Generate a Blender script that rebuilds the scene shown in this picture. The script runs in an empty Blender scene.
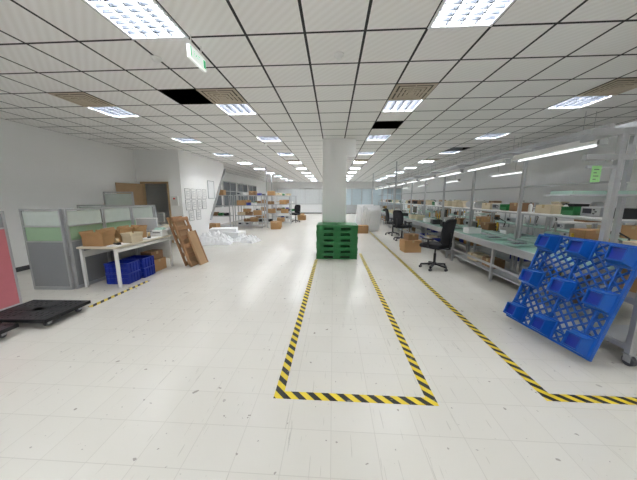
import bpy, bmesh, math, random
from mathutils import Vector, Matrix, Euler, noise as mnoise
random.seed(11)
scene=bpy.context.scene
col=scene.collection
scene.view_settings.view_transform='Standard'
scene.view_settings.exposure=0.42
scene.view_settings.gamma=1.0
pi=math.pi
# ------------------------------------------------------------------ materials
def P(name,c,rough=.5,metal=0.0,var=.08,scale=6.0,emit=None,es=0,alpha=1,trans=0):
    m=bpy.data.materials.new(name); m.use_nodes=True
    nt=m.node_tree; b=nt.nodes['Principled BSDF']
    b.inputs['Roughness'].default_value=rough; b.inputs['Metallic'].default_value=metal
    tc=nt.nodes.new('ShaderNodeTexCoord'); n=nt.nodes.new('ShaderNodeTexNoise'); n.inputs['Scale'].default_value=scale
    n.inputs['Detail'].default_value=4
    nt.links.new(tc.outputs['Object'],n.inputs['Vector'])
    mx=nt.nodes.new('ShaderNodeMix'); mx.data_type='RGBA'
    mx.inputs['A'].default_value=(*[x*(1-var) for x in c],1); mx.inputs['B'].default_value=(*[min(1,x*(1+var)) for x in c],1)
    nt.links.new(n.outputs['Fac'],mx.inputs['Factor']); nt.links.new(mx.outputs['Result'],b.inputs['Base Color'])
    if es:
        b.inputs['Emission Color'].default_value=(*(emit or c),1); b.inputs['Emission Strength'].default_value=es
    if alpha<1: b.inputs['Alpha'].default_value=alpha
    if trans: b.inputs['Transmission Weight'].default_value=trans
    return m
def mth(nt,op,a,b=None,c=None):
    n=nt.nodes.new('ShaderNodeMath'); n.operation=op
    for i,x in enumerate((a,b,c)):
        if x is None: continue
        if isinstance(x,(int,float)): n.inputs[i].default_value=x
        else: nt.links.new(x,n.inputs[i])
    return n.outputs[0]
def mixc(nt,f,a,b):
    mx=nt.nodes.new('ShaderNodeMix'); mx.data_type='RGBA'
    if isinstance(f,(int,float)): mx.inputs['Factor'].default_value=f
    else: nt.links.new(f,mx.inputs['Factor'])
    for k,x in (('A',a),('B',b)):
        if isinstance(x,tuple): mx.inputs[k].default_value=(*x,1)
        else: nt.links.new(x,mx.inputs[k])
    return mx.outputs['Result']
def base(name):
    m=bpy.data.materials.new(name); m.use_nodes=True; nt=m.node_tree
    tc=nt.nodes.new('ShaderNodeTexCoord'); sp=nt.nodes.new('ShaderNodeSeparateXYZ'); nt.links.new(tc.outputs['Object'],sp.inputs[0])
    return m,nt,nt.nodes['Principled BSDF'],tc,sp.outputs[0],sp.outputs[1],sp.outputs[2]
def gridline(nt,x,off,period,w):
    f=mth(nt,'FRACT',mth(nt,'DIVIDE',mth(nt,'SUBTRACT',x,off-100*period),period))
    d=mth(nt,'ABSOLUTE',mth(nt,'SUBTRACT',f,.5))
    return mth(nt,'GREATER_THAN',d,.5-w/period/2)
def noise(nt,tc,scale,detail=4,vec=None):
    n=nt.nodes.new('ShaderNodeTexNoise'); n.inputs['Scale'].default_value=scale; n.inputs['Detail'].default_value=detail
    nt.links.new(vec or tc.outputs['Object'],n.inputs['Vector']); return n.outputs['Fac']
def ramp(nt,f,a,b,ca,cb):
    r=nt.nodes.new('ShaderNodeValToRGB'); r.color_ramp.elements[0].position=a; r.color_ramp.elements[1].position=b
    r.color_ramp.elements[0].color=(*ca,1); r.color_ramp.elements[1].color=(*cb,1); nt.links.new(f,r.inputs[0]); return r.outputs[0]
def mat_floor():
    m,nt,b,tc,x,y,z=base('vinyl_floor')
    c=ramp(nt,noise(nt,tc,.5,2),.3,.7,(.655,.63,.57),(.705,.685,.625))
    cb=nt.nodes.new('ShaderNodeCombineXYZ')
    nt.links.new(mth(nt,'FLOOR',mth(nt,'DIVIDE',x,.3)),cb.inputs[0]); nt.links.new(mth(nt,'FLOOR',mth(nt,'DIVIDE',y,.3)),cb.inputs[1])
    wn=nt.nodes.new('ShaderNodeTexWhiteNoise'); wn.noise_dimensions='2D'; nt.links.new(cb.outputs[0],wn.inputs['Vector'])
    c=mixc(nt,mth(nt,'MULTIPLY',wn.outputs['Value'],.09),c,(.48,.45,.39))
    g=mth(nt,'MAXIMUM',gridline(nt,x,0,.3,.0045),gridline(nt,y,0,.3,.0045))
    c=mixc(nt,mth(nt,'MULTIPLY',g,.28),c,(.32,.29,.25))
    for sc_,th,am in ((11,.725,.6),(27,.735,.5),(5,.755,.4)):
        sc=mth(nt,'GREATER_THAN',noise(nt,tc,sc_,2),th)
        c=mixc(nt,mth(nt,'MULTIPLY',sc,am),c,(.18,.16,.14))
    for (sx,sy,rot,th) in ((34,1.8,.5,.72),(26,2.2,-.7,.73),(40,1.5,1.4,.72),(50,3,2.1,.72)):
        mp=nt.nodes.new('ShaderNodeMapping'); mp.inputs['Scale'].default_value=(sx,sy,1); mp.inputs['Rotation'].default_value=(0,0,rot); nt.links.new(tc.outputs['Object'],mp.inputs[0])
        sc=mth(nt,'GREATER_THAN',noise(nt,tc,1.2,2,mp.outputs[0]),th)
        c=mixc(nt,mth(nt,'MULTIPLY',sc,.28),c,(.25,.23,.2))
    nt.links.new(c,b.inputs['Base Color'])
    b.inputs['Roughness'].default_value=.27; b.inputs['Specular IOR Level'].default_value=.5
    return m
def mat_ceiling():
    m,nt,b,tc,x,y,z=base('ceiling_tiles')
    diag=mth(nt,'SINE',mth(nt,'MULTIPLY',mth(nt,'ADD',x,y),2*pi/.1))
    st=mth(nt,'MULTIPLY_ADD',diag,.5,.5)
    c=mixc(nt,st,(.85,.835,.815),(.90,.89,.875))
    g=mth(nt,'MAXIMUM',gridline(nt,x,.3,.6,.028),gridline(nt,y,.4,.6,.028))
    c=mixc(nt,g,c,(.008,.008,.009))
    nt.links.new(c,b.inputs['Base Color']); b.inputs['Roughness'].default_value=.6
    return m
def mat_tape():
    m,nt,b,tc,x,y,z=base('hazard_tape')
    f=mth(nt,'FRACT',mth(nt,'ADD',mth(nt,'DIVIDE',mth(nt,'ADD',x,y),.125),100))
    c=mixc(nt,mth(nt,'GREATER_THAN',f,.5),(.012,.012,.012),(.74,.56,.03))
    c=mixc(nt,mth(nt,'MULTIPLY',mth(nt,'GREATER_THAN',noise(nt,tc,18,3),.66),.25),c,(.5,.48,.4))
    nt.links.new(c,b.inputs['Base Color']); b.inputs['Roughness'].default_value=.45
    return m
M=dict(
 floor=mat_floor(),ceil=mat_ceiling(),tape=mat_tape(),
 wall=P('white_wall',(.93,.93,.92),.7,var=.015,scale=1.5),
 wallr=P('right_white_wall',(.90,.905,.905),.7,var=.015,scale=1.5),
 base=P('baseboard',(.06,.06,.065),.6),
 black=P('black_plastic',(.012,.012,.014),.45),
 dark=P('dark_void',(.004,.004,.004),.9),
 dgrey=P('dark_grey',(.07,.07,.08),.5),
 grey=P('grey_fabric',(.27,.28,.29),.9,scale=60),
 lgrey=P('light_grey',(.45,.46,.47),.5),
 alu=P('aluminium',(.46,.47,.48),.32,.55,scale=3),
 steel=P('painted_steel',(.45,.46,.47),.4,.3),
 white=P('white_plastic',(.80,.80,.78),.4),
 paper=P('paper',(.85,.85,.83),.8),
 red=P('red_board',(.56,.17,.19),.7),
 green=P('green_glass',(.40,.60,.38),.35,alpha=.8),
 lgreen=P('green_paper',(.33,.66,.26),.7),
 frost=P('frosted_glass',(.82,.92,.86),.25,alpha=.62),
 desk=P('beige_laminate',(.68,.62,.50),.4),
 card=P('cardboard',(.42,.245,.11),.85,scale=12),
 card2=P('cardboard_dark',(.24,.135,.065),.85,scale=12),
 ptape=P('packing_tape',(.50,.38,.22),.25),
 cream=P('cream_carton',(.62,.53,.37),.8),
 wood=P('rough_wood',(.35,.19,.09),.8,var=.25,scale=9),
 wood2=P('pale_board',(.48,.31,.17),.8,var=.15,scale=5),
 wooddoor=P('door_wood',(.50,.34,.19),.5,var=.12),
 blue=P('blue_plastic',(.004,.085,.40),.3,var=.12),
 bluec=P('blue_crate',(.006,.025,.30),.4),
 gpal=P('green_plastic',(.014,.16,.04),.45,var=.15),
 belt=P('green_belt',(.21,.38,.31),.4,var=.05),
 esd=P('green_mat',(.34,.50,.43),.5),
 foam=P('white_foam',(.93,.94,.95),.6,var=.02),
 fabric=P('black_fabric',(.013,.013,.016),.9,scale=40),
 tube=P('lamp_tube',(.9,.95,1),.5,emit=(.965,.98,1.0),es=96),
 tube2=P('bench_lamp_tube',(.9,.95,1),.5,emit=(.95,.97,1.0),es=1.2),
 tray=P('lamp_reflector',(.36,.39,.44),.35),
 trayf=P('lamp_flange',(.80,.82,.84),.4),
 louv=P('lamp_louver',(.022,.026,.034),.5,.0),
 vent=P('vent_beige',(.52,.44,.34),.6),
 ventd=P('vent_core',(.09,.075,.055),.7),
 screen=P('screen_glass',(.03,.035,.045),.15),
 exitg=P('exit_green',(.03,.42,.18),.4,emit=(.05,.6,.25),es=.3),
 exitw=P('exit_white',(.80,.86,.82),.4,emit=(.95,1,.96),es=.45),
 winbl=P('window_glass_blue',(.55,.65,.70),.25),
 winw=P('window_glass_pale',(.74,.77,.78),.25),
 windk=P('window_dark',(.12,.14,.16),.2),
 red2=P('red_plastic',(.50,.03,.03),.4),
 yellow=P('yellow_plastic',(.70,.45,.04),.4),
 rubber=P('grey_rubber',(.08,.08,.09),.7),
)
# ------------------------------------------------------------------ mesh builder
class MB:
    def __init__(s): s.v=[];s.f=[];s.m=[];s.s=[]
    def add(s,vs,fs,mi=0,T=None,sm=False):
        o=len(s.v)
        for v in vs:
            v=Vector(v); s.v.append(T@v if T is not None else v)
        for f in fs: s.f.append([i+o for i in f]); s.m.append(mi); s.s.append(sm)
        return s
    def box(s,x0,x1,y0,y1,z0,z1,mi=0,T=None):
        return s.add([(x0,y0,z0),(x1,y0,z0),(x1,y1,z0),(x0,y1,z0),(x0,y0,z1),(x1,y0,z1),(x1,y1,z1),(x0,y1,z1)],
          [(0,3,2,1),(4,5,6,7),(0,1,5,4),(1,2,6,5),(2,3,7,6),(3,0,4,7)],mi,T)
    def c(s,cx,cy,cz,sx,sy,sz,mi=0,T=None):
        return s.box(cx-sx/2,cx+sx/2,cy-sy/2,cy+sy/2,cz-sz/2,cz+sz/2,mi,T)
    def frus(s,cx,cy,z0,z1,a0,b0,a1,b1,mi=0,T=None):
        vs=[]
        for (a,b,z) in ((a0,b0,z0),(a1,b1,z1)):
            vs+=[(cx-a/2,cy-b/2,z),(cx+a/2,cy-b/2,z),(cx+a/2,cy+b/2,z),(cx-a/2,cy+b/2,z)]
        return s.add(vs,[(0,3,2,1),(4,5,6,7),(0,1,5,4),(1,2,6,5),(2,3,7,6),(3,0,4,7)],mi,T)
    def cyl(s,p0,p1,r,n=12,mi=0,r2=None,caps=True,T=None):
        p0=Vector(p0);p1=Vector(p1);r2=r if r2 is None else r2
        d=(p1-p0).normalized(); a=d.orthogonal().normalized(); b=d.cross(a)
        vs=[];
        for p,rr in ((p0,r),(p1,r2)):
            for i in range(n):
                t=2*pi*i/n; vs.append(p+(a*math.cos(t)+b*math.sin(t))*rr)
        s.add(vs,[(i,(i+1)%n,n+(i+1)%n,n+i) for i in range(n)],mi,T,True)
        if caps:
            s.add(vs[:n],[tuple(range(n-1,-1,-1))],mi,T); s.add(vs[n:],[tuple(range(n))],mi,T)
        return s
    def bar(s,p0,p1,w,h,mi=0):
        p0=Vector(p0);p1=Vector(p1); d=(p1-p0); L=d.length; d.normalize()
        up=Vector((0,0,1)) if abs(d.z)<.95 else Vector((0,1,0))
        a=d.cross(up).normalized(); b=a.cross(d).normalized()
        T=Matrix((( a.x,d.x,b.x,p0.x),(a.y,d.y,b.y,p0.y),(a.z,d.z,b.z,p0.z),(0,0,0,1)))
        return s.box(-w/2,w/2,0,L,-h/2,h/2,mi,T)
def obj(name,mb,mats,parent=None,loc=(0,0,0),rot=(0,0,0),bevel=0,seg=2,sub=0):
    me=bpy.data.meshes.new(name); me.from_pydata([tuple(v) for v in mb.v],[],mb.f)
    if not isinstance(mats,(list,tuple)): mats=[mats]
    for k in mats: me.materials.append(M[k])
    for p,mi,sm in zip(me.polygons,mb.m,mb.s): p.material_index=mi; p.use_smooth=sm
    me.update()
    o=bpy.data.objects.new(name,me); col.objects.link(o); o.location=loc; o.rotation_euler=rot
    if parent: o.parent=parent
    if bevel:
        b=o.modifiers.new('bevel','BEVEL'); b.width=bevel; b.segments=seg; b.limit_method='ANGLE'
    if sub:
        b=o.modifiers.new('sub','SUBSURF'); b.levels=sub; b.render_levels=sub
        for p in me.polygons: p.use_smooth=True
    return o
def tag(o,label,cat,group=None):
    o["label"]=label; o["category"]=cat
    if group: o["group"]=group
    return o
def root(name,label,cat,loc=(0,0,0),rot=(0,0,0),group=None):
    e=bpy.data.objects.new(name,None); e.empty_display_size=.1; col.objects.link(e); e.location=loc; e.rotation_euler=rot
    return tag(e,label,cat,group)
def clone(r,loc,rot=(0,0,0),label=None,group=None):
    def rec(o,par):
        n=o.copy(); col.objects.link(n)
        if par: n.parent=par
        for c in list(o.children): rec(c,n)
        return n
    n=rec(r,None); n.location=loc; n.rotation_euler=rot
    if label: n["label"]=label
    if group: n["group"]=group
    return n
CACHE={}
def put(key,fn,loc,rz=0,label=None,group=None,rot=None):
    rot=rot or (0,0,rz)
    if key not in CACHE:
        r=fn(); r.location=loc; r.rotation_euler=rot
        if label: r["label"]=label
        if group: r["group"]=group
        CACHE[key]=r; return r
    return clone(CACHE[key],loc,rot,label,group)
def struct(o): o["kind"]="structure"; return o
H=3.23; XL=-6.9; XR=6.9; YF=26.2; YB=-3.2
# ------------------------------------------------------------------ shell
struct(obj('floor',MB().box(XL-.1,XR+.1,YB-.1,YF+.1,-.1,0),'floor'))
lights_x=[-4.2,-1.8,1.2,4.2]; lights_y=[-2.3+2.4*k for k in range(12)]
holes=[(-2.4,4.3),(1.2,6.1),(4.2,9.1)]
skip=set()
def cell(x,y): return (round((x+6.6)/.6),round((y+2.9)/.6))
for x in lights_x:
    for y in lights_y: skip.add(cell(x,y))
for x,y in holes: skip.add(cell(x,y))
mb=MB(); nx=23; ny=49
for i in range(nx+1):
    for j in range(ny+1): mb.v.append(Vector((-6.9+.6*i,-3.2+.6*j,H)))
for i in range(nx):
    for j in range(ny):
        if (i,j) in skip: continue
        a=i*(ny+1)+j; mb.f.append([a,a+1,a+ny+2,a+ny+1]); mb.m.append(0); mb.s.append(False)
struct(obj('ceiling',mb,'ceil'))
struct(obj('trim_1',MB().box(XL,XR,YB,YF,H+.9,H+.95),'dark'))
struct(obj('wall_left',MB().box(XL-.1,XL,YB,YF,0,H+.9),'wall'))
struct(obj('wall_right',MB().box(XR,XR+.1,YB,YF,0,H+.9),'wallr'))
struct(obj('wall_far',MB().box(XL,XR,YF,YF+.1,0,H+.9),'wallr'))
struct(obj('wall_near',MB().box(XL,XR,YB-.1,YB,0,H+.9),'wall'))
struct(obj('wall_column',MB().box(-.31,.37,7.32,7.98,0,H),'wall',bevel=.01))
struct(obj('trim_2',MB().box(.37,.62,7.4,7.9,2.75,H),'wall',bevel=.01))
struct(obj('baseboard_left',MB().box(XL,XL+.012,YB,8.6,0,.1),'base'))
struct(obj('baseboard_right',MB().box(XR-.012,XR,YB,YF,0,.1),'base'))
struct(obj('baseboard_far',MB().box(XL,XR,YF-.012,YF,0,.1),'base'))
bx=-5.3; by=8.6
struct(obj('wall_block_front',MB().box(-6.9,-6.72,by,by+.12,0,H).box(-5.78,bx,by,by+.12,0,H).box(-6.72,-5.78,by,by+.12,2.12,H),'wall'))
mb=MB(); prof=[(by+.12,0),(10.3,0),(10.45,.7),(12.2,3.0),(12.2,H),(by+.12,H)]
n=len(prof); vs=[(bx,y,z) for y,z in prof]+[(bx-.12,y,z) for y,z in prof]
mb.add(vs,[tuple(range(n)),tuple(range(2*n-1,n-1,-1))]+[(i,n+i,n+(i+1)%n,(i+1)%n) for i in range(n)])
struct(obj('wall_block_side',mb,'wall'))
struct(obj('wall_block_back',MB().box(-6.9,bx-.12,10.2,10.3,0,H),'wall'))
struct(obj('trim_3',MB().bar((bx+.03,10.5,.68),(bx+.03,12.27,2.98),.08,.04),'lgrey'))
struct(obj('trim_4',MB().box(-6.76,-6.70,by-.02,by+.14,0,2.16).box(-5.80,-5.74,by-.02,by+.14,0,2.16).box(-6.76,-5.74,by-.02,by+.14,2.10,2.16),'wooddoor'))
d=root('door_1','x','door',(-6.70,by-.03,0),(0,0,math.radians(-100)))
del d["category"]; del d["label"]; struct(d)
obj('door_leaf',MB().box(0,.9,-.02,.02,.01,2.08).box(.12,.78,-.028,-.02,.2,1.0).box(.12,.78,-.028,-.02,1.15,1.95),'wooddoor',d,bevel=.004)
obj('door_handle',MB().cyl((.83,-.02,1.0),(.83,-.07,1.0),.012).cyl((.83,-.065,1.0),(.72,-.065,1.0),.01),'alu',d)
for i,y in enumerate((13.2,15.6,18.0,20.4)):
    struct(obj('window_%d'%(i+1),MB().box(XL,XL+.03,y,y+2.0,1.1,2.6,0).box(XL,XL+.05,y-.06,y,1.04,2.66,1).box(XL,XL+.05,y+2,y+2.06,1.04,2.66,1).box(XL,XL+.05,y+.97,y+1.03,1.1,2.6,1).box(XL,XL+.05,y,y+2,1.04,1.1,1).box(XL,XL+.05,y,y+2,2.6,2.66,1).box(XL,XL+.045,y,y+2,2.02,2.06,1),['windk','alu']))
mb=MB()
for k in range(6):
    x=.9+k*1.0
    mb.box(x+.03,x+.97,YF-.05,YF-.02,.9,2.5,0).box(x-.03,x+.03,YF-.09,YF-.01,0,2.55,1).box(x+.03,x+.97,YF-.05,YF-.02,.05,.84,2)
mb.box(.87,6.93-.05,YF-.09,YF-.01,2.5,2.56,1).box(.87,6.88,YF-.09,YF-.01,.84,.9,1)
struct(obj('window_5',mb,['winbl','alu','lgrey']))
mb=MB()
for k in range(4):
    x=-5.8+k*1.45
    mb.box(x,x+1.4,YF-.04,YF-.015,1.0,2.5,0).box(x-.03,x,YF-.07,YF-.01,.95,2.55,1)
mb.box(-5.85,0,YF-.07,YF-.01,2.5,2.54,1).box(-5.85,0,YF-.07,YF-.01,.96,1.0,1)
struct(obj('window_6',mb,['winw','alu']))
struct(obj('door_2',MB().box(-1.1,-.12,YF-.10,YF-.075,0,2.15,0).box(-1.16,-1.1,YF-.12,YF-.07,0,2.2,1).box(-.12,-.06,YF-.12,YF-.07,0,2.2,1).box(-1.16,-.06,YF-.12,YF-.07,2.15,2.21,1),['lgrey','alu']))
# ------------------------------------------------------------------ ceiling lamps
def housing(mb,a,b):
    mb.box(-.285,.285,-.285,.285,.10,.11,a).box(-.29,-.28,-.285,.285,0,.11,a).box(.28,.29,-.285,.285,0,.11,a).box(-.28,.28,-.29,-.28,0,.11,a).box(-.28,.28,.28,.29,0,.11,a)
    mb.box(-.30,-.275,-.3,.3,-.008,0,b).box(.275,.30,-.3,.3,-.008,0,b).box(-.275,.275,-.3,-.275,-.008,0,b).box(-.275,.275,.275,.3,-.008,0,b); return mb
def lamp_near():
    r=root('ceiling_lamp','recessed square fluorescent ceiling lamp with metal louver','ceiling lamp')
    obj('housing',housing(MB(),0,1),['tray','trayf'],r)
    for x in (-.2,-.067,.067,.2):
        obj('lamp_tube',MB().cyl((x,-.265,.055),(x,.265,.055),.014,8),'tube',r)
    mb=MB()
    for k in range(3): mb.box(-.140+k*.134,-.128+k*.134,-.275,.275,.0,.032)
    for k in range(7): mb.box(-.275,.275,-.21+k*.07-.005,-.21+k*.07+.005,.0,.032)
    obj('louver',mb,'louv',r)
    return r
def lamp_far():
    mb=housing(MB(),0,3)
    for x in (-.2,-.067,.067,.2): mb.cyl((x,-.265,.05),(x,.265,.05),.014,6,1)
    for k in range(3): mb.box(-.139+k*.134,-.129+k*.134,-.27,.27,.0,.03,2)
    o=obj('ceiling_lamp',mb,['tray','tube','louv','trayf'])
    return tag(o,'recessed square fluorescent ceiling lamp with metal louver','ceiling lamp')
for y in lights_y:
    for x in lights_x:
        if y>0 and y<10: put('lampn',lamp_near,(x,y,H),group='recessed ceiling lamps')
        else: put('lampf',lamp_far,(x,y,H),group='recessed ceiling lamps')
def vent():
    r=root('air_vent','square beige louvered air diffuser in the ceiling','air vent')
    mb=MB()
    for k,s_ in enumerate((.295,.225,.165,.105,.05)):
        t=.040 if k<4 else .05; z0=-.012-.003*k; z1=z0+.006
        mb.box(-s_,s_,-s_,-s_+t,z0,z1).box(-s_,s_,s_-t,s_,z0,z1)
        if k<4: mb.box(-s_,-s_+t,-s_+t,s_-t,z0,z1).box(s_-t,s_,-s_+t,s_-t,z0,z1)
    mb.box(-.29,.29,-.006,.006,-.0125,-.006).box(-.006,.006,-.29,.29,-.0125,-.006)
    obj('diffuser_blades',mb,'vent',r)
    obj('diffuser_core',MB().box(-.3,.3,-.3,.3,-.004,-.001),'ventd',r)
    return r
for x in lights_x: put('vent',vent,(x,4.3,H),group='ceiling air vents')
for x in lights_x[1:]: put('vent',vent,(x,11.5,H),group='ceiling air vents')
def smoke():
    r=root('smoke_detector','round white smoke detector on the ceiling','smoke detector')
    obj('detector_base',MB().cyl((0,0,0),(0,0,-.015),.06,20),'white',r); obj('detector_head',MB().cyl((0,0,-.015),(0,0,-.045),.048,20,r2=.03),'white',r); return r
for p in ((-2.1,3.15,H),(.05,3.2,H),(-2.1,8.0,H),(2.7,7.9,H)): put('smoke',smoke,p)
e=root('exit_sign','green and white exit sign hanging from the ceiling','sign',(-1.46,2.86,3.06))
obj('sign_box',MB().box(-.018,.018,-.16,.16,-.06,.06),'exitw',e,bevel=.004)
obj('sign_panel',MB().box(.0181,.021,.10,.145,-.04,.04),'exitg',e); obj('sign_panel',MB().box(.0181,.021,-.15,-.138,-.045,.045),'exitg',e)
obj('hanger',MB().cyl((0,-.10,.06),(0,-.10,H-3.06),.006,8),'white',e); obj('hanger',MB().cyl((0,.10,.06),(0,.10,H-3.06),.006,8),'white',e)
def text(name,body,size,mat,parent,loc,rot):
    cu=bpy.data.curves.new('t','FONT'); cu.body=body; cu.size=size; cu.align_x='CENTER'; cu.align_y='CENTER'
    t=bpy.data.objects.new('t',cu); col.objects.link(t); dg=bpy.context.evaluated_depsgraph_get()
    me=bpy.data.meshes.new_from_object(t.evaluated_get(dg)); bpy.data.objects.remove(t)
    o=bpy.data.objects.new(name,me); col.objects.link(o); me.materials.clear(); me.materials.append(M[mat]); o.parent=parent; o.location=loc; o.rotation_euler=rot; return o
text('sign_lettering','EXIT',.07,'exitg',e,(.0195,-.03,0),(pi/2,0,pi/2))
# ------------------------------------------------------------------ floor tape
def tape(mb,label): o=obj('floor_tape',mb,'tape'); return tag(o,label,'floor tape')
w=.039; z=.002
tape(MB().box(-.43-w,-.43+w,1.76,6.4,0,z).box(.80-w,.80+w,1.76,7.2,0,z).box(-.43+w,.80-w,1.76,1.76+2*w,0,z),'yellow and black striped tape outlining a bay on the floor')
tape(MB().box(1.76-w,1.76+w,1.86,14.2,0,z).box(1.76+w,6.2,1.86,1.86+2*w,0,z),'yellow and black striped tape marking the aisle edge')
tape(MB().box(-3.6-w,-3.6+w,3.3,4.5,0,z),'yellow and black striped tape beside the desk')
# ------------------------------------------------------------------ pallets
def gpallet():
    W=1.08;D=.82;h=.15
    r=root('plastic_pallet','green plastic pallet in a neat stack','pallet')
    mb=MB()
    for k in range(9):
        y=-D/2+D*k/9; mb.box(-W/2,-.012,y+.006,y+D/9-.006,h-.022,h).box(.012,W/2,y+.006,y+D/9-.006,h-.022,h)
    mb.box(-W/2,W/2,-D/2,-D/2+.03,h-.06,h-.022).box(-W/2,W/2,D/2-.03,D/2,h-.06,h-.022).box(-W/2,-W/2+.03,-D/2,D/2,h-.06,h-.022).box(W/2-.03,W/2,-D/2,D/2,h-.06,h-.022)
    for k in range(23): x=-W/2+.02+k*(W-.04)/22; mb.box(x-.005,x+.005,-D/2-.004,-D/2+.01,h-.062,h-.004)
    obj('deck',mb,'gpal',r)
    for x in (-W/2+.1,0,W/2-.1):
        for y in (-D/2+.07,0,D/2-.07):
            b_=MB().c(x,y,.056,.19,.13,.072)
            if y<-.2:
                for q in (-.07,-.025,.025,.07): b_.c(x+q,y-.068,.056,.01,.008,.072)
            obj('block',b_,'gpal',r)
    mb=MB()
    for y in (-D/2+.045,0,D/2-.045): mb.box(-W/2,W/2,y-.045,y+.045,0,.022)
    for x in (-W/2+.045,0,W/2-.045): mb.box(x-.045,x+.045,-D/2,D/2,0,.021)
    obj('skid',mb,'gpal',r,bevel=.003)
    return r
for k in range(6):
    put('gpallet',gpallet,(.105+(.008 if k%2 else -.004),6.45+.42,.1505*k),rz=.004*(-1)**k,group='stack of green pallets')
def bpallet():
    A=1.16;B=.94
    r=root('plastic_pallet','blue plastic lattice pallet leaning on a wheeled rack','pallet')
    mb=MB(); t0,t1=-.04,0
    mb.box(-A/2,A/2,-B/2,-B/2+.022,t0,t1).box(-A/2,A/2,B/2-.022,B/2,t0,t1).box(-A/2,-A/2+.022,-B/2,B/2,t0,t1).box(A/2-.022,A/2,-B/2,B/2,t0,t1)
    def clip(c,sgn):
        pts=[]
        for x in (-A/2,A/2):
            y=sgn*x+c
            if -B/2<=y<=B/2: pts.append((x,y))
        for y in (-B/2,B/2):
            x=(y-c)/sgn
            if -A/2<x<A/2: pts.append((x,y))
        return pts[:2] if len(pts)>=2 else None
    sp=.095
    for sgn in (1,-1):
        for k in range(-11,12):
            q=clip(k*sp,sgn)
            if q: mb.bar((*q[0],-.016),(*q[1],-.016),.009,.03)
    for y in (-B/2+.12,0,B/2-.12): mb.box(-A/2,A/2,y-.008,y+.008,t0-.002,-.002)
    for x in (-A/2+.12,0,A/2-.12): mb.box(x-.008,x+.008,-B/2,B/2,t0-.002,-.002)
    obj('deck',mb,'blue',r)
    for x in (-A/2+.115,0,A/2-.115):
        for y in (-B/2+.115,0,B/2-.115):
            m2=MB(); a0,a1,t=.145,.20,.014
            for q in range(4):
                T=Matrix.Translation((x,y,0))@Matrix.Rotation(q*pi/2,4,'Z')
                m2.add([(-a0/2,-a0/2,-.155),(a0/2,-a0/2,-.155),(a0/2-t,-a0/2+t,-.155),(-a0/2+t,-a0/2+t,-.155),
                        (-a1/2,-a1/2,-.02),(a1/2,-a1/2,-.02),(a0/2-t,-a0/2+t,-.125),(-a0/2+t,-a0/2+t,-.125)],
                       [(0,3,2,1),(0,1,5,4),(3,7,6,2)],0,T)
            m2.box(x-a0/2+t,x+a0/2-t,y-a0/2+t,y+a0/2-t,-.126,-.12,1)
            m2.frus(x,y,-.05,-.03,.22,.22,.222,.222)
            obj('foot',m2,['blue','bluec'],r)
    return r
bp=bpallet()
psi=math.radians(9); s_=.33; c_=math.sqrt(1-s_*s_)
ydir=Vector((math.sin(psi),-math.cos(psi),0)); perp=Vector((math.cos(psi),math.sin(psi),0))
xdir=perp*s_+Vector((0,0,c_)); zdir=xdir.cross(ydir)
bp.rotation_euler=Matrix((xdir,ydir,zdir)).transposed().to_euler(); bp.location=Vector((2.41,2.78,.052))+xdir*.58
def dolly():
    A=.86;B=.60
    r=root('plastic_dolly','low black plastic platform dolly with ribbed deck','dolly')
    mb=MB().box(-A/2,A/2,-B/2,-B/2+.04,.085,.13).box(-A/2,A/2,B/2-.04,B/2,.085,.13).box(-A/2,-A/2+.04,-B/2,B/2,.085,.13).box(A/2-.04,A/2,-B/2,B/2,.085,.13)
    for k in range(1,12): x=-A/2+A*k/12; mb.box(x-.027,x+.027,-B/2,B/2,.10,.127)
    for k in range(1,8): y=-B/2+B*k/8; mb.box(-A/2,A/2,y-.026,y+.026,.10,.125)
    mb.box(-.07,.07,-B/2,B/2,.09,.129).box(-A/2,A/2,-.05,.05,.09,.129)
    obj('deck',mb,'black',r,bevel=.003,seg=1)
    for x in (-A/2+.1,A/2-.1):
        for y in (-B/2+.1,B/2-.1):
            c=obj('caster',MB().c(x,y,.08,.09,.09,.01).box(x-.03,x-.024,y-.02,y+.03,.03,.08).box(x+.024,x+.03,y-.02,y+.03,.03,.08),'steel',r)
            obj('wheel',MB().cyl((x-.02,y,.035),(x+.02,y,.035),.035,16),'rubber',c)
    return r
put('dolly',dolly,(-3.94,2.94,0),rz=.03,group='black dollies')
put('dolly',dolly,(-4.14,2.24,0),rz=.05,group='black dollies')
# ------------------------------------------------------------------ partitions & left office
def partition(w,h,scheme,name='office_partition'):
    r=root(name,'','office partition')
    mb=MB().box(0,.03,-.025,.025,0,h).box(w-.03,w,-.025,.025,0,h).box(.03,w-.03,-.025,.025,h-.03,h).box(.03,w-.03,-.025,.025,.0,.06)
    zs=[.06]+[z for z,_ in scheme]
    for z in zs[1:-1]: mb.box(.03,w-.03,-.022,.022,z-.012,z+.012)
    obj('partition_frame',mb,'alu',r,bevel=.003)
    z0=.06
    for z1,mt in scheme:
        nm='glass_pane' if mt in('frost','green') else 'fabric_panel'
        th=.006 if mt in('frost','green') else .018
        obj(nm,MB().box(.03,w-.03,-th,th,z0+(.012 if z0>.1 else 0),z1-.012),mt,r); z0=z1
    return r
S=[(.86,'grey'),(1.12,'green'),(1.39,'frost')]
def pa(): r=partition(.70,1.42,S); r["label"]='grey cubicle partition with green and frosted glass panes'; return r
px0=-4.55; py0=3.97
put('pa',pa,(px0-.03-.70,py0-.02,0),rz=.03,group='cubicle partitions')
for k in range(3): put('pa',pa,(px0,py0+.02+.71*k,0),rz=pi/2,group='cubicle partitions')
for k in range(3): put('pa',pa,(px0-.74-.71*k,6.25,0),group='cubicle partitions')
def pr(): r=partition(.9,1.42,[(1.18,'red'),(1.39,'grey')]); r["label"]='pink red partition board with grey metal frame'; return r
put('pr',pr,(-4.66,2.38,0),rz=pi/2)
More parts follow.
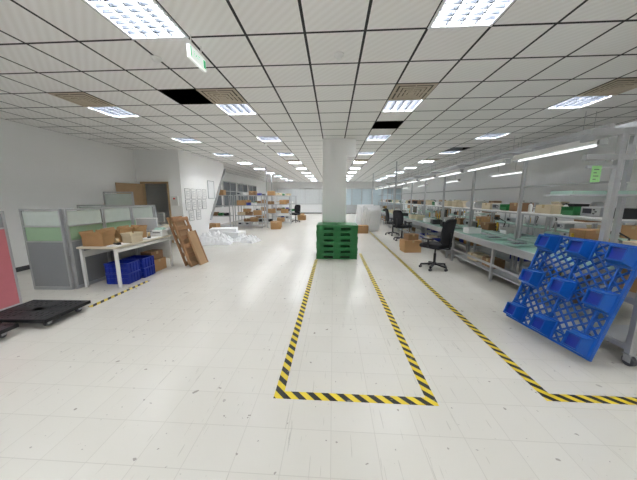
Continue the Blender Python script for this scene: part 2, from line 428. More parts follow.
def pt(): r=partition(.9,1.78,[(1.1,'green'),(1.74,'frost')]); r["label"]='tall frosted glass partition screen with metal frame'; return r
put('pt',pt,(-6.75,7.1,0)); 
def desk():
    r=root('work_desk','beige topped desk with white metal legs beside cubicle partitions','desk')
    obj('tabletop',MB().box(0,.72,0,1.55,.715,.75),'desk',r,bevel=.006)
    for x in (.04,.68):
        for y in (.05,1.5): obj('leg',MB().c(x,y,.3575,.045,.045,.715),'white',r,bevel=.004)
    obj('stretcher',MB().box(.03,.05,.07,1.48,.55,.66).box(.06,.66,1.48,1.5,.2,.7).box(.67,.69,.07,1.48,.64,.7),'white',r)
    return r
put('desk',desk,(-4.50,4.05,0))
def carton(sx,sy,sz,mat='card',open_=False,label='brown cardboard box closed with packing tape'):
    def f():
        r=root('cardboard_box',label,'box')
        t=.006
        if open_:
            obj('box_body',MB().box(-sx/2,sx/2,-sy/2,sy/2,0,t).box(-sx/2,-sx/2+t,-sy/2,sy/2,t,sz).box(sx/2-t,sx/2,-sy/2,sy/2,t,sz).box(-sx/2+t,sx/2-t,-sy/2,-sy/2+t,t,sz).box(-sx/2+t,sx/2-t,sy/2-t,sy/2,t,sz),mat,r)
            for a,L,D in ((0,sx,sy),(90,sy,sx),(180,sx,sy),(270,sy,sx)):
                fl=min(sx,sy)/2*.7; T=Matrix.Rotation(math.radians(a),4,'Z')@Matrix.Translation((0,-D/2,sz))@Matrix.Rotation(math.radians(-66 if a%180==0 else -72)+pi,4,'X')
                obj('flap',MB().box(-L/2,L/2,0,fl,-t/2,t/2,0,T),mat,r)
        else:
            obj('box_body',MB().box(-sx/2,sx/2,-sy/2,sy/2,0,sz),mat,r,bevel=.004,seg=1)
            obj('box_tape',MB().box(-.03,.03,-sy/2-.001,sy/2+.001,sz-.06,sz+.0012),'ptape',r)
        return r
    return f
cA=carton(.42,.32,.26); cB=carton(.34,.26,.18,'card2',label='small dark brown cardboard box'); cC=carton(.36,.28,.17,'card',True,'open brown cardboard box with raised flaps')
cD=carton(.36,.28,.16,'cream',label='cream coloured flat carton'); cE=carton(.5,.4,.36); cF=carton(.26,.20,.12,'cream',True,'small open cream carton with raised flaps')
zt=.7505
put('cC',cC,(-4.26,4.26,zt),rz=.1); put('cC',cC,(-4.27,4.68,zt),rz=-.06); put('cF',cF,(-3.92,4.62,zt),rz=1.5)
put('cC',cC,(-4.27,5.08,zt),rz=.03)
def monitor():
    r=root('monitor','flat computer monitor on a short stand','monitor')
    obj('screen_bezel',MB().box(-.22,.22,-.02,.02,.11,.40),'white',r,bevel=.005)
    obj('screen',MB().box(-.205,.205,-.0215,-.02,.13,.385),'lgrey',r)
    obj('stand',MB().box(-.03,.03,0,.03,.01,.2).box(-.11,.11,-.08,.09,0,.012),'lgrey',r,bevel=.003)
    return r
put('monitor',monitor,(-4.24,5.46,zt),rz=.25,label='pale grey computer monitor on the cluttered desk')
def printer():
    r=root('label_printer','white desktop label printer with pale green cover','printer')
    obj('printer_body',MB().frus(0,0,0,.14,.24,.26,.22,.22).box(-.09,.09,-.135,-.12,.03,.06),'white',r,bevel=.01)
    obj('printer_cover',MB().frus(0,.02,.14,.19,.2,.17,.15,.11),'esd',r,bevel=.01)
    obj('paper_slot',MB().box(-.08,.08,-.132,-.128,.08,.1),'dgrey',r)
    return r
put('printer',printer,(-3.92,5.40,zt),rz=.1)
def papers():
    r=root('paper_stack','loose stack of white papers lying flat','papers')
    for k in range(4):
        T=Matrix.Rotation(.1*math.sin(k*2.1),4,'Z'); obj('sheet',MB().box(-.10,.10,-.14,.14,.004*k,.004*k+.0035,0,T),'paper',r)
    return r
put('papers',papers,(-3.90,4.26,zt),rz=.03); put('papers',papers,(-3.91,5.05,zt),rz=.03)
def pcup():
    r=root('tape_dispenser','black tape dispenser standing on paper','tape dispenser')
    obj('dispenser_body',MB().box(-.03,.03,-.08,.08,0,.03),'black',r); obj('tape_roll',MB().cyl((-.022,0,.072),(.022,0,.072),.045,18),'ptape',r); return r
put('disp',pcup,(-3.91,5.05,zt+.0165),rz=.6); put('disp',pcup,(-3.91,4.25,zt+.0165),rz=1.1)
def crate(mat='bluec',label='blue plastic storage crate'):
    def f():
        r=root('storage_crate',label,'crate'); A,B,h=.40,.30,.20
        mb=MB()
        mb.box(-A/2,A/2,-B/2,B/2,0,.008)
        for sx in(-1,1): mb.box(min(sx*A/2,sx*(A/2-.008)),max(sx*A/2,sx*(A/2-.008)),-B/2,B/2,.008,h)
        for sy in(-1,1): mb.box(-A/2,A/2,min(sy*B/2,sy*(B/2-.008)),max(sy*B/2,sy*(B/2-.008)),.008,h)
        obj('crate_body',mb,mat,r)
        mb=MB()
        for sy in(-1,1):
            y=sy*(B/2+.008); mb.c(0,y,h-.01,A+.03,.016,.02); mb.c(0,y,h*.55,A,.012,.01); mb.c(0,y,.02,A,.012,.012)
            for k in range(7): mb.c(-A/2+A*k/6,y,h/2,.008,.014,h-.02)
        for sx in(-1,1):
            x=sx*(A/2+.008); mb.c(x,0,h-.01,.016,B+.03,.02)
            for k in range(5): mb.c(x,-B/2+B*k/4,h/2,.014,.008,h-.02)
        obj('crate_rib',mb,mat,r)
        return r
    return f
put('crate',crate(),(-4.02,4.42,0),rz=.06,label='blue plastic crate under the desk',group='blue crates')
put('crate',crate(),(-4.02,4.42,.2005),rz=.08,label='blue plastic crate stacked under the desk',group='blue crates')
put('crate',crate(),(-4.0,4.80,0),rz=.05,label='blue plastic crate under the desk',group='blue crates')
put('crate',crate(),(-4.0,4.80,.2005),rz=.0,label='blue plastic crate stacked under the desk',group='blue crates')
put('cA',cA,(-4.02,5.22,0),rz=1.55,label='brown cardboard box under the desk')
put('cB',cB,(-4.02,5.22,.2615),rz=1.5,label='small dark box stacked under the desk')
put('desk',desk,(-5.75,6.5,0),label='beige topped desk behind the partitions')
put('cC',cC,(-5.4,6.9,zt),rz=.3); put('monitor',monitor,(-5.4,7.5,zt),rz=-.3,label='grey monitor on the rear desk')
def wframe(A,B):
    def f():
        r=root('wooden_pallet','narrow brown wooden slatted pallet leaning beside the desk','wooden pallet')
        for y in (-B/2+.03,B/2-.03): obj('runner',MB().box(-A/2,A/2,y-.03,y+.03,0,.03),'wood',r,bevel=.003)
        mb=MB()
        for k in range(6): x=-A/2+.05+k*(A-.1)/5; mb.box(x-.045,x+.045,-B/2,B/2,.03,.042)
        obj('slat',mb,'wood',r,bevel=.002)
        return r
    return f
def wboard(A,B):
    def f():
        r=root('wooden_board','flat pale brown board leaning beside the desk','board')
        obj('board_panel',MB().box(-A/2,A/2,-B/2,B/2,0,.012),'wood2',r,bevel=.002)
        obj('board_edge',MB().box(-A/2,A/2,-B/2,-B/2+.04,.012,.02).box(-A/2,A/2,B/2-.04,B/2,.012,.02),'wood',r)
        return r
    return f
def lean(o,bottom,az,lean_deg,half):
    a=math.radians(az); l=math.radians(lean_deg)
    hd=Vector((math.cos(a),math.sin(a),0)); x=hd*math.sin(l)+Vector((0,0,math.cos(l)))
    z=-hd*math.cos(l)+Vector((0,0,math.sin(l))); y=z.cross(x)
    o.rotation_euler=Matrix((x,y,z)).transposed().to_euler(); o.location=Vector(bottom)+x*half
fr=wframe(1.2,.5); bd=wboard(1.15,.42)
lean(put('wf',fr,(0,0,0)),(-3.46,5.78,.01),176,18,.6)
lean(put('wb',bd,(0,0,0)),(-3.36,5.74,.01),176,18.5,.575)
lean(put('wf',fr,(0,0,0)),(-3.27,5.70,.01),174,19,.6)
lean(put('wb2',wboard(.85,.34),(0,0,0)),(-3.15,5.78,.01),174,20,.425)
def foam(L,W,h,n=5,lab='untidy pile of white foam sheets on the floor',jit=.12,gap=.002):
    def f():
        r=root('foam_sheet_bundle',lab,'packaging foam')
        for k in range(n):
            z=h/n*k; T=Matrix.Translation((jit*math.sin(k*2.3),jit*math.cos(k*1.7),z))@Matrix.Rotation(jit*2.5*math.sin(k*3.1+1),4,'Z')
            L2=L*(1-.12*(k%3)); obj('foam_sheet',MB().box(-L2/2,L2/2,-W/2,W/2,gap,h/n,0,T),'foam',r,bevel=.004)
        return r
    return f
def film(L,W,h,seed):
    def f():
        r=root('packing_film','crumpled heap of white packing film on the floor','packaging film')
        N=30; mb=MB(); vs=[]
        for i in range(N+1):
            for j in range(N+1):
                u=i/N*2-1; v=j/N*2-1
                e_=max(0,1-max(abs(u),abs(v))**4)
                q=mnoise.noise(Vector((u*1.6+seed,v*1.6,0)))*.5+.55+abs(mnoise.noise(Vector((u*5+seed,v*5,3))))*.5
                vs.append((u*L/2*(1+.08*mnoise.noise(Vector((v*3,seed,1)))),v*W/2*(1+.08*mnoise.noise(Vector((u*3,seed,2)))),.004+h*e_*q))
        fs=[(i*(N+1)+j,(i+1)*(N+1)+j,(i+1)*(N+1)+j+1,i*(N+1)+j+1) for i in range(N) for j in range(N)]
        mb.add(vs,fs,0); obj('film_sheet',mb,'foam',r)
        obj('film_tie',MB().box(-.02,.02,-W/2*.5,W/2*.5,.001,.003),'foam',r)
        return r
    return f
put('fm',foam(1.3,.7,.42,3,jit=.09),(-4.25,9.75,0),rz=.1)
put('film',film(1.3,.85,.42,3.1),(-4.25,8.6,0),rz=.2)
put('film2',film(.9,.6,.3,7.7),(-3.2,9.0,0),rz=-.3)
def sheet(w,h,mat='paper'):
    def f():
        r=root('wall_notice','framed paper notice on the white wall','notice')
        obj('notice_sheet',MB().box(0,.006,-w/2,w/2,-h/2,h/2),mat,r)
        mb=MB()
        for k in range(5): mb.box(.006,.0065,-w/2+.05,w/2-.05-(.1 if k%2 else 0),h/2-.1-k*(h-.15)/5,h/2-.08-k*(h-.15)/5)
        obj('printed_lines',mb,'lgrey',r); 
        obj('notice_frame',MB().box(0,.01,-w/2-.01,-w/2,-h/2,h/2).box(0,.01,w/2,w/2+.01,-h/2,h/2).box(0,.01,-w/2,w/2,h/2,h/2+.01).box(0,.01,-w/2,w/2,-h/2-.01,-h/2),'dgrey',r)
        return r
    return f
for i,(y,z_) in enumerate([(8.95,1.75),(9.35,1.75),(9.75,1.75),(10.15,1.75),(8.95,1.35),(9.35,1.35),(9.75,1.35),(10.1,1.35),(9.1,.95),(9.6,.95)]):
    put('sheet',sheet(.3,.36),(bx+.001,y,z_),group='notices on the wall')
wb=root('whiteboard','small framed whiteboard on the wall','whiteboard',(bx+.001,10.75,1.95))
obj('board_surface',MB().box(0,.015,-.25,.25,-.35,.35),'foam',wb); obj('board_frame',MB().box(0,.025,-.28,-.25,-.38,.38).box(0,.025,.25,.28,-.38,.38).box(0,.025,-.25,.25,.35,.38).box(0,.025,-.25,.25,-.38,-.35),'alu',wb)
fx=root('fire_alarm','red and white fire alarm box on the wall','alarm',(-5.54,by,1.5))
obj('alarm_box',MB().box(-.12,.12,-.06,0,-.16,.16),'white',fx,bevel=.005); obj('alarm_lamp',MB().cyl((0,-.06,.08),(0,-.09,.08),.03,14),'red2',fx)
# ------------------------------------------------------------------ racks
def rack(L=1.5,Dp=.5,h=1.75,lev=4):
    def f():
        r=root('shelving_rack','light grey metal shelving rack loaded with boxes','shelf')
        for x in (-L/2+.02,L/2-.02):
            for y in (-Dp/2+.02,Dp/2-.02): obj('upright',MB().c(x,y,h/2,.035,.035,h),'steel',r)
        for k in range(lev): z_=.15+k*(1.6)/(lev-1); obj('shelf_board',MB().box(-L/2+.04,L/2-.04,-Dp/2,Dp/2,z_-.03,z_),'lgrey',r)
        return r
    return f
def bin_(mat,label):
    def f():
        r=root('parts_bin',label,'bin'); A,B,h=.22,.3,.14
        obj('bin_body',MB().frus(0,0,0,.01,A-.03,B-.03,A-.03,B-.03).box(-A/2,-A/2+.006,-B/2,B/2,.01,h).box(A/2-.006,A/2,-B/2,B/2,.01,h).box(-A/2,A/2,B/2-.006,B/2,.01,h).box(-A/2,A/2,-B/2,-B/2+.006,.01,h*.6),mat,r)
        obj('bin_rim',MB().box(-A/2-.008,-A/2,-B/2,B/2+.006,h-.015,h).box(A/2,A/2+.008,-B/2,B/2+.006,h-.015,h).box(-A/2,A/2,B/2,B/2+.006,h-.015,h),mat,r); return r
    return f
def instrument():
    r=root('test_instrument','grey bench test instrument with dark display','instrument')
    obj('instrument_body',MB().box(-.15,.15,-.12,.12,.01,.15),'lgrey',r,bevel=.006)
    obj('display',MB().box(-.12,.02,-.1215,-.12,.05,.125),'screen',r)
    for k in range(3): obj('knob',MB().cyl((.06+.03*(k%2),-.12,.05+.03*k),(.06+.03*(k%2),-.135,.05+.03*k),.01,10),'black',r)
    return r
def tray():
    r=root('component_tray','shallow green component tray with dark parts','tray')
    mb=MB().box(-.17,.17,-.13,.13,0,.008).box(-.18,-.17,-.13,.13,0,.035).box(.17,.18,-.13,.13,0,.035).box(-.18,.18,-.14,-.13,0,.035).box(-.18,.18,.13,.14,0,.035)
    obj('tray_body',mb,'esd',r); m2=MB().box(-.15,.15,-.11,.11,.008,.010)
    for i in range(4):
        for j in range(3): m2.c(-.12+i*.08,-.08+j*.08,.018,.05,.05,.02)
    obj('circuit_board',m2,'dgrey',r); return r
def reel():
    r=root('tape_reel','pale component tape reel standing upright','reel')
    obj('reel_flange',MB().cyl((-.02,0,.10),(-.015,0,.10),.10,24),'lgrey',r); obj('reel_flange',MB().cyl((.015,0,.10),(.02,0,.10),.10,24),'lgrey',r)
    obj('reel_core',MB().cyl((-.015,0,.10),(.015,0,.10),.08,20),'cream',r); return r
def fan():
    r=root('soldering_lamp','black arm lamp clamped on a bench','bench lamp')
    obj('lamp_base',MB().cyl((0,0,0),(0,0,.02),.06,16),'black',r); obj('lamp_arm',MB().bar((0,0,.02),(0,.06,.25),.015,.015).bar((0,.06,.25),(0,-.14,.36),.015,.015),'black',r)
    obj('lamp_head',MB().cyl((0,-.14,.36),(0,-.16,.31),.025,14,r2=.06),'black',r); return r
def bottle():
    r=root('spray_bottle','small white dispenser bottle with dark cap','bottle')
    obj('bottle_body',MB().cyl((0,0,0),(0,0,.14),.035,14).cyl((0,0,.14),(0,0,.17),.035,14,r2=.014),'white',r); obj('bottle_cap',MB().cyl((0,0,.17),(0,0,.20),.016,12),'dgrey',r); return r
def driver():
    r=root('power_tool','small yellow and black electric screwdriver in a stand','tool')
    obj('tool_body',MB().cyl((0,0,.05),(0,0,.22),.022,12).cyl((0,0,.01),(0,0,.05),.012,10),'yellow',r); obj('tool_stand',MB().box(-.05,.05,-.05,.05,0,.01).box(-.03,-.024,-.02,.02,.01,.12).box(-.03,.03,-.03,-.024,.09,.12),'black',r); return r
def screenp():
    r=root('flat_monitor','black flat monitor facing the work line','monitor')
    obj('screen_bezel',MB().box(-.24,.24,-.018,.018,.10,.40),'black',r,bevel=.004); obj('screen',MB().box(-.225,.225,-.0195,-.018,.115,.385),'screen',r)
    obj('stand',MB().box(-.025,.025,0,.025,.01,.2).box(-.10,.10,-.08,.08,0,.012),'black',r); return r
def fillk(x0,x1,y,z_,kit,rz=0,dens=.8,along='x',grp=None,gap=.08):
    p=x0+.02
    while True:
        k=random.choice(kit)
        if p+k[2]>x1: break
        if random.random()<dens:
            c=p+k[2]/2; loc=(c,y,z_+.0005) if along=='x' else (y,c,z_+.0005)
            put(k[0],k[1],loc,rz=rz+(0 if along=='x' else -pi/2),group=grp)
        p+=k[2]+.02+random.random()*gap
I_cB=('cB',cB,.36);I_cA=('cA',cA,.44);I_cD=('cD',cD,.38);I_g=('bg',bin_('gpal','green plastic parts bin'),.25);I_b=('bb',bin_('bluec','blue plastic parts bin'),.25)
I_w=('bw',bin_('white','white plastic parts tray'),.25);I_in=('inst',instrument,.32);I_tr=('tray',tray,.38);I_re=('reel',reel,.07);I_fa=('fan',fan,.14);I_pp=('papers',papers,.26);I_k=('bk',bin_('black','black plastic parts bin'),.25);I_cF=('cF',cF,.38);I_bo=('bot',bottle,.09);I_dr=('drv',driver,.12);I_sc=('scr',screenp,.5);I_pr=('printer',printer,.28)
rackkit=[I_cA,I_cB,I_cD,I_w,I_g,I_cB,I_k,I_in,I_b,I_cA]
benchkit=[I_in,I_tr,I_fa,I_w,I_cB,I_in,I_re,I_k,I_tr,I_cF,I_bo,I_bo,I_dr,I_dr,I_sc,I_pr]
shelfkit=[I_w,I_re,I_re,I_in,I_cD,I_cF,I_bo,I_k,I_bo,I_cB,I_re,I_g]
R0=rack()
for i,(x,y,rz) in enumerate([(-4.5,13.4,0),(-4.9,15.4,0),(-3.35,15.4,0),(-3.4,18.0,0),(-5.0,18.2,0),(-6.1,13.0,0),(-4.3,20.6,0)]):
    put('rack',R0,(x,y,0),rz=rz,group='metal shelving racks')
    for k in range(4):
        if i<5 or k%2: fillk(x-.68,x+.68,y,.15+k*1.6/3,rackkit,dens=.95,grp='items on the shelving racks')
for (x,y) in ((-3.0,12.9),(-3.1,13.5),(-2.3,18.4),(-5.9,12.0),(-2.6,20.2)): put('cE',cE,(x,y,0),rz=random.uniform(-.4,.4),label='brown cardboard box on the floor beside racks')
# ------------------------------------------------------------------ office chairs
def chair():
    r=root('office_chair','black fabric office chair on a five-star base','chair')
    obj('seat',MB().box(-.26,.26,-.26,.24,.49,.59),'fabric',r,bevel=.045,seg=4)
    b=MB(); T=Matrix.Translation((0,.27,.88))@Matrix.Rotation(math.radians(-7),4,'X')
    rows=[(-.29,.17,.0),(-.24,.25,-.01),(0,.275,-.035),(.22,.255,-.01),(.29,.18,.02)]; vs=[]
    for zz,hw,yo in rows: vs+=[(-hw,yo+.0,zz),(-hw*.5,yo-.045,zz),(hw*.5,yo-.045,zz),(hw,yo,zz),(hw*.8,yo+.055,zz),(-hw*.8,yo+.055,zz)]
    fs=[tuple(range(5,-1,-1)),tuple(range(24,30))]
    for a in range(4):
        for i in range(6): fs.append((a*6+i,a*6+(i+1)%6,a*6+6+(i+1)%6,a*6+6+i))
    b.add(vs,fs,0,T); obj('backrest',b,'fabric',r,sub=2)
    obj('backrest_bracket',MB().bar((0,.05,.48),(0,.33,.50),.06,.015).bar((0,.325,.495),(0,.33,.85),.06,.015),'black',r)
    obj('gas_column',MB().cyl((0,0,.12),(0,0,.36),.028,14).cyl((0,0,.36),(0,0,.49),.016,12).c(0,0,.48,.16,.2,.02),'black',r)
    mb=MB().cyl((0,0,.09),(0,0,.15),.045,14)
    for k in range(5):
        a=2*pi*k/5+.3; mb.bar((0,0,.12),(.29*math.cos(a),.29*math.sin(a),.085),.05,.035)
    obj('star_base',mb,'black',r,bevel=.004)
    for k in range(5):
        a=2*pi*k/5+.3; x,y=.29*math.cos(a),.29*math.sin(a)
        c=obj('caster',MB().cyl((x,y,.04),(x,y,.085),.01,8).c(x,y,.058,.022,.022,.02),'black',r)
        obj('wheel',MB().cyl((x-.028,y,.0285),(x+.028,y,.0285),.0285,14),'dgrey',c)
    for sx in (-1,1):
        obj('armrest',MB().bar((sx*.2,.0,.5),(sx*.30,.0,.52),.04,.025).bar((sx*.30,.0,.52),(sx*.30,.0,.70),.04,.025).c(sx*.30,-.01,.71,.06,.26,.03),'black',r,bevel=.006)
    return r
put('chair',chair,(2.33,5.72,0),rz=-2.5,group='office chairs')
for p,rz in (((2.62,9.6,0),2.2),((2.6,11.0,0),1.6),((2.62,17.0,0),1.2),((-2.5,16.6,0),-.4)): put('chair',chair,p,rz=rz,group='office chairs')
put('cE',cE,(2.35,7.6,0),rz=.1,label='brown cardboard box on the floor by the production line')
put('cA',cA,(2.45,8.2,0),rz=.3,label='brown cardboard box on the floor by the production line')
put('cB',cB,(2.35,7.6,.3615),rz=.3,label='small brown box stacked on a larger carton')
# ------------------------------------------------------------------ conveyor line
def conveyor():
    L=3.5;W=.58
    r=root('belt_conveyor','green belt conveyor with aluminium side rails and legs','conveyor')
    obj('belt',MB().box(.05,W-.05,.02,L-.02,.70,.745),'belt',r,bevel=.01)
    for x in (.0,W-.045): obj('side_rail',MB().box(x,x+.045,0,L,.64,.76).box(x+.01,x+.035,0,L,.76,.765),'alu',r,bevel=.003)
    obj('end_roller',MB().cyl((.05,.03,.722),(W-.05,.03,.722),.026,12),'steel',r)
    for y in (.15,1.75,3.35):
        for x in (.022,W-.022):
            obj('leg',MB().c(x,y,.335,.045,.045,.61).cyl((x,y,0),(x,y,.03),.028,10),'alu',r)
        obj('crossbar',MB().box(.04,W-.04,y-.018,y+.018,.12,.16),'alu',r)
    obj('lower_rail',MB().box(.005,.035,.17,3.33,.30,.34),'alu',r)
    obj('lower_shelf',MB().box(.045,W-.045,.2,L-.2,.16,.18),'lgrey',r)
    obj('control_box',MB().box(-.05,0,.4,.62,.5,.66),'dgrey',r,bevel=.005)
    return r
for k in range(6): put('conv',conveyor,(3.05,3.12+3.52*k,0),group='conveyor line')
for k in range(26):
    y=3.6+k*.56
    ph=(y-3.12)%3.52
    if min(abs(ph-q) for q in (0,.15,1.75,3.35,3.52))<.24: continue
    kk=random.choice([I_cB,I_cA,I_cD,I_k,I_b,I_cA]); put(kk[0],kk[1],(3.35,y,.1805),rz=pi/2+random.uniform(-.03,.03),group='boxes under the conveyors')
for k in range(21):
    y=4.6+k*.72+random.random()*.2
    kk=random.choice([I_tr,I_tr,I_w,I_cD,I_cF,I_k]); put(kk[0],kk[1],(3.34,y,.7655),rz=random.uniform(-.1,.1)+(pi/2 if kk in (I_w,I_k) else 0),group='trays on the conveyors')
def bench(tall):
    def f():
        L=1.72;W=.62
        r=root('assembly_bench','aluminium framed assembly bench with green top and overhead frame' if tall else 'aluminium framed assembly bench with green top and low shelf','workbench')
        obj('tabletop',MB().box(0,W,0,L,.76,.79),'esd',r,bevel=.004)
        for x in (.02,W-.02):
            for y in (.02,L-.02): obj('leg',MB().c(x,y,.38,.035,.035,.76),'alu',r)
        obj('lower_shelf',MB().box(.04,W-.04,.04,L-.04,.25,.27),'lgrey',r)
        f=MB()
        top=2.43 if tall else 1.34
        for y in (.02,L-.02):
            if tall:
                if y<1: f.c(.03,y,(top+.79)/2,.05,.05,top-.79); f.box(-.45,W-.02,y-.02,y+.02,2.42,2.46)
                else: f.c(.03,y,1.05,.035,.035,.5)
            else: f.c(.03,y,(top+.79)/2,.028,.028,top-.79)
            f.box(.03,W-.02,y-.012,y+.012,1.275,1.30)
            f.c(W-.03,y,1.05,.028,.028,.5)
        if tall: f.box(.01,.05,.02,L+.05,2.42,2.46).box(.015,.045,.02,L+.05,1.80,1.83)
        f.box(.015,.045,.02,L-.02,1.275,1.30)
        obj('overhead_frame' if tall else 'shelf_frame',f,'alu',r)
        obj('upper_shelf',MB().box(.06,W-.02,.04,L-.04,1.30,1.315),'white',r)
        return r
    return f
def blampf(rod,nm):
    def f():
        r=root('linear_lamp',nm,'lamp')
        obj('lamp_body',MB().add([(-.09,-.76,.0),(.09,-.76,.0),(.055,-.76,.09),(-.055,-.76,.09),(-.09,.76,.0),(.09,.76,.0),(.055,.76,.09),(-.055,.76,.09)],[(0,1,2,3),(7,6,5,4),(3,2,6,7),(1,5,6,2),(0,3,7,4),(0,4,5,1)]),'white',r)
        obj('lamp_tube',MB().cyl((0,-.7,-.016),(0,.7,-.016),.014,8),'tube2',r)
        obj('end_cap',MB().box(-.05,.05,-.79,-.76,-.02,.07),'lgrey',r); obj('end_cap',MB().box(-.05,.05,.76,.79,-.02,.07),'lgrey',r)
        obj('suspension_rod',MB().cyl((0,-.4,.09),(0,-.4,rod),.006,6),'steel',r); obj('suspension_rod',MB().cyl((0,.4,.09),(0,.4,rod),.006,6),'steel',r)
        return r
    return f
bt=bench(True); bl=bench(False)
L1=blampf(.165,'white linear fluorescent lamp housing above the work line'); L2=blampf(H-2.35,'white linear lamp housing hung from the ceiling on rods')
for k in range(10):
    y=3.5+1.78*k
    put('bench',bt,(3.72,y,0),group='assembly benches')
    put('blamp',L1,(3.45,y+.86,2.295),group='lamps over the line')
    fillk(y+.08,y+1.66,4.05,.79,benchkit,dens=.97,along='y',grp='items on the benches')
    fillk(y+.08,y+1.66,4.05,1.315,shelfkit,dens=.9,along='y',grp='items on the bench shelves')
    if k<5: fillk(y+.08,y+1.6,4.05,.27,[I_cA,I_cB,I_cD,I_b],dens=.6,along='y',grp='boxes under the benches')
r=root('lamp_rail','long aluminium rail carrying lamps above the line','rail',(3.45,3.5,2.46)); obj('rail_profile',MB().box(-.03,.03,0,17.6,.001,.055),'alu',r)
for k in range(9):
    y=3.9+1.9*k
    put('benchlow',bl,(5.75,y,0),group='assembly benches')
    fillk(y+.08,y+1.6,6.08,.79,benchkit+[I_cA,I_cB],dens=.95,along='y',grp='items on the benches')
    fillk(y+.08,y+1.6,6.08,1.315,shelfkit,dens=.85,along='y',grp='items on the bench shelves')
    if k%2==0: put('blamp2',L2,(5.5,y+.86,2.35),group='lamps over the rear benches')
def table():
    r=root('side_table','white topped steel table with a raised shelf','table')
    obj('tabletop',MB().box(-.4,.4,-.35,.35,.72,.75),'white',r,bevel=.004)
    for x in (-.37,.37):
        for y in (-.32,.32): obj('leg',MB().c(x,y,.36,.035,.035,.72),'steel',r)
    obj('raised_shelf',MB().box(-.4,.4,.05,.35,1.1,1.12),'white',r)
    for x in (-.37,.37): obj('shelf_post',MB().c(x,.32,.925,.03,.03,.35),'steel',r)
    return r
for k in range(3):
    put('table',table,(5.05,5.2+3.3*k,0),rz=0,group='steel tables')
    put('cA',cA,(4.88,5.03+3.3*k,.7505),rz=0,label='brown cardboard box on a steel table'); put('cB',cB,(5.2,5.4+3.3*k,1.1205),rz=0)
# ------------------------------------------------------------------ near wheeled rack
rk=root('wheeled_rack','tall aluminium profile rack on casters with shelves','rack',(2.84,2.34,0))
RW=1.6;RD=.48;RH=2.28;q=.03
for x in (q,RW-q):
    for y in (.03,RD-q):
        h=RH if y>.1 else 1.0
        obj('upright',MB().c(x,y,.12+(h-.12)/2,.058,.05,h-.12).c(x,y-.026,.12+(h-.12)/2,.012,.004,h-.14),'alu',rk,bevel=.003)
for z_ in (RH-.06,RH-.30): obj('crossbar',MB().box(-.3,RW,RD-.05,RD-.006,z_,z_+.055),'alu',rk,bevel=.002)
for z_ in (.14,.60,.95):
    obj('shelf_frame',MB().box(.03,RW-.03,0,.04,z_,z_+.045).box(.03,RW-.03,RD-.05,RD-.01,z_,z_+.045).box(.01,.045,.03,RD-.03,z_,z_+.045).box(RW-.045,RW-.01,.03,RD-.03,z_,z_+.045),'alu',rk)
obj('sign_bracket',MB().box(-.26,.01,RD-.04,RD-.01,1.9,1.93),'alu',rk)
obj('top_arm',MB().box(.01,.05,RD-.01,RD+.4,RH-.05,RH),'alu',rk); obj('top_arm',MB().box(RW-.05,RW-.01,RD-.01,RD+.4,RH-.05,RH),'alu',rk)
for z_ in (.185,.645,.995): obj('shelf_board',MB().box(.02,RW-.02,.01,RD-.02,z_,z_+.012),'lgrey',rk)
obj('top_shelf',MB().box(-.35,RW,RD,RD+.33,1.62,1.64),'lgrey',rk,bevel=.003)
for x in (q,RW-q):
    for y in (.03,RD-q):
        c=obj('caster',MB().c(x,y,.113,.07,.07,.008).box(x-.03,x-.024,y-.04,y+.02,.04,.11).box(x+.024,x+.03,y-.04,y+.02,.04,.11),'steel',rk)
        obj('wheel',MB().cyl((x-.018,y-.01,.052),(x+.018,y-.01,.052),.052,20),'rubber',c)
for x,k in ((2.72,I_tr),(3.13,I_tr),(3.48,I_w),(3.8,I_g)): put(k[0],k[1],(x,2.34+RD+.17,1.6405),rz=0 if k is I_tr else pi/2,group='bins on the wheeled rack')
for x,k in ((3.15,I_cD),(3.62,I_cA),(4.15,I_cB)): put(k[0],k[1],(x,2.57,1.0075),group='boxes on the wheeled rack')
for x,k in ((3.25,I_cA),(3.8,I_cD)): put(k[0],k[1],(x,2.57,.6575),group='boxes on the wheeled rack')
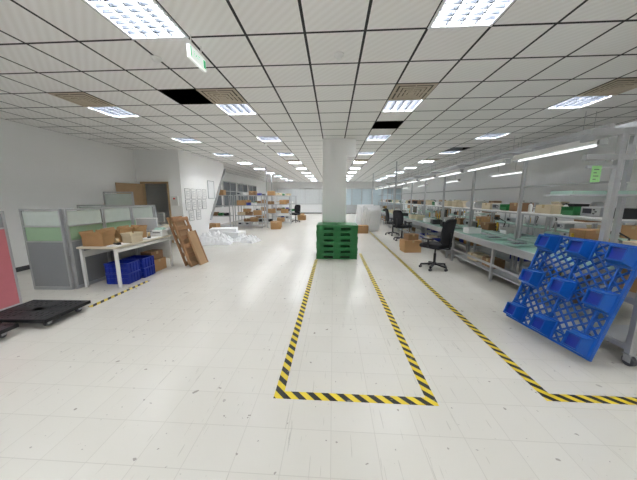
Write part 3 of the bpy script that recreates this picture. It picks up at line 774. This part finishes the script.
def hang(mat,label,loc,w,h):
    r=root('paper_sign',label,'sign',loc)
    obj('sign_sheet',MB().box(-w/2,w/2,-.002,.002,-h/2,h/2),mat,r); mb=MB()
    for k in range(4): mb.box(-w/2+.02,w/2-.02-(.02 if k%2 else 0),-.003,-.002,h/2-.04-k*h/5,h/2-.032-k*h/5)
    obj('printed_lines',mb,'dgrey',r); return r
hang('lgreen','bright green paper sheet taped to the rack',(2.66,2.34+RD-.045,1.84),.09,.16)
def lsheets():
    r=root('foam_board','large white foam boards leaning in a stack','packaging foam')
    for k in range(5):
        T=Matrix.Translation((.075*k,0,0))@Matrix.Rotation(math.radians(9),4,'Y')
        obj('foam_sheet',MB().box(0,.055,-.55+.05*k,.55-.04*k,.01,1.25-.06*k,0,T),'foam',r,bevel=.003)
    return r
put('ls',lsheets,(1.75,12.6,.0),rz=-.9)
put('ls',lsheets,(1.75,14.8,.0),rz=-1.1)
put('cE',cE,(1.35,11.6,0),rz=.1,label='brown cardboard box by the white foam boards')
def pole():
    r=root('service_pole','slim grey service pole from floor to ceiling','pole'); obj('pole_shaft',MB().c(0,0,H/2,.05,.05,H-.002),'steel',r); obj('pole_foot',MB().c(0,0,.01,.12,.12,.018),'steel',r); return r
for p in ((-4.15,17.0,0),(-3.55,13.4,0),(2.72,17.8,0),(2.85,11.9,0)): put('pole',pole,p,group='service poles')
ct=root('cable_tray','grey metal cable tray hung under the ceiling','cable tray',(4.9,3.0,2.75))
mb=MB().box(-.1,-.09,0,18,0,.06).box(.09,.1,0,18,0,.06)
for k in range(60): mb.box(-.09,.09,k*.3,k*.3+.03,0,.01)
obj('tray_ladder',mb,'steel',ct)
for k in range(10):
    for x in (-.095,.095): obj('hanger_rod',MB().cyl((x,.5+k*1.9,.06),(x,.5+k*1.9,H-2.75),.005,6),'steel',ct)
# ------------------------------------------------------------------ world & camera
w_=bpy.data.worlds.new('w'); scene.world=w_; w_.use_nodes=True; w_.node_tree.nodes['Background'].inputs[0].default_value=(.8,.9,1,1); w_.node_tree.nodes['Background'].inputs[1].default_value=.3
cd=bpy.data.cameras.new('camera'); cd.sensor_width=36; cd.lens=250/637*36; cd.clip_end=200
cam=bpy.data.objects.new('camera',cd); col.objects.link(cam); cam.location=(0,0,1.6)
cam.rotation_euler=(math.radians(90-9.54),0,math.radians(3.33)); scene.camera=cam
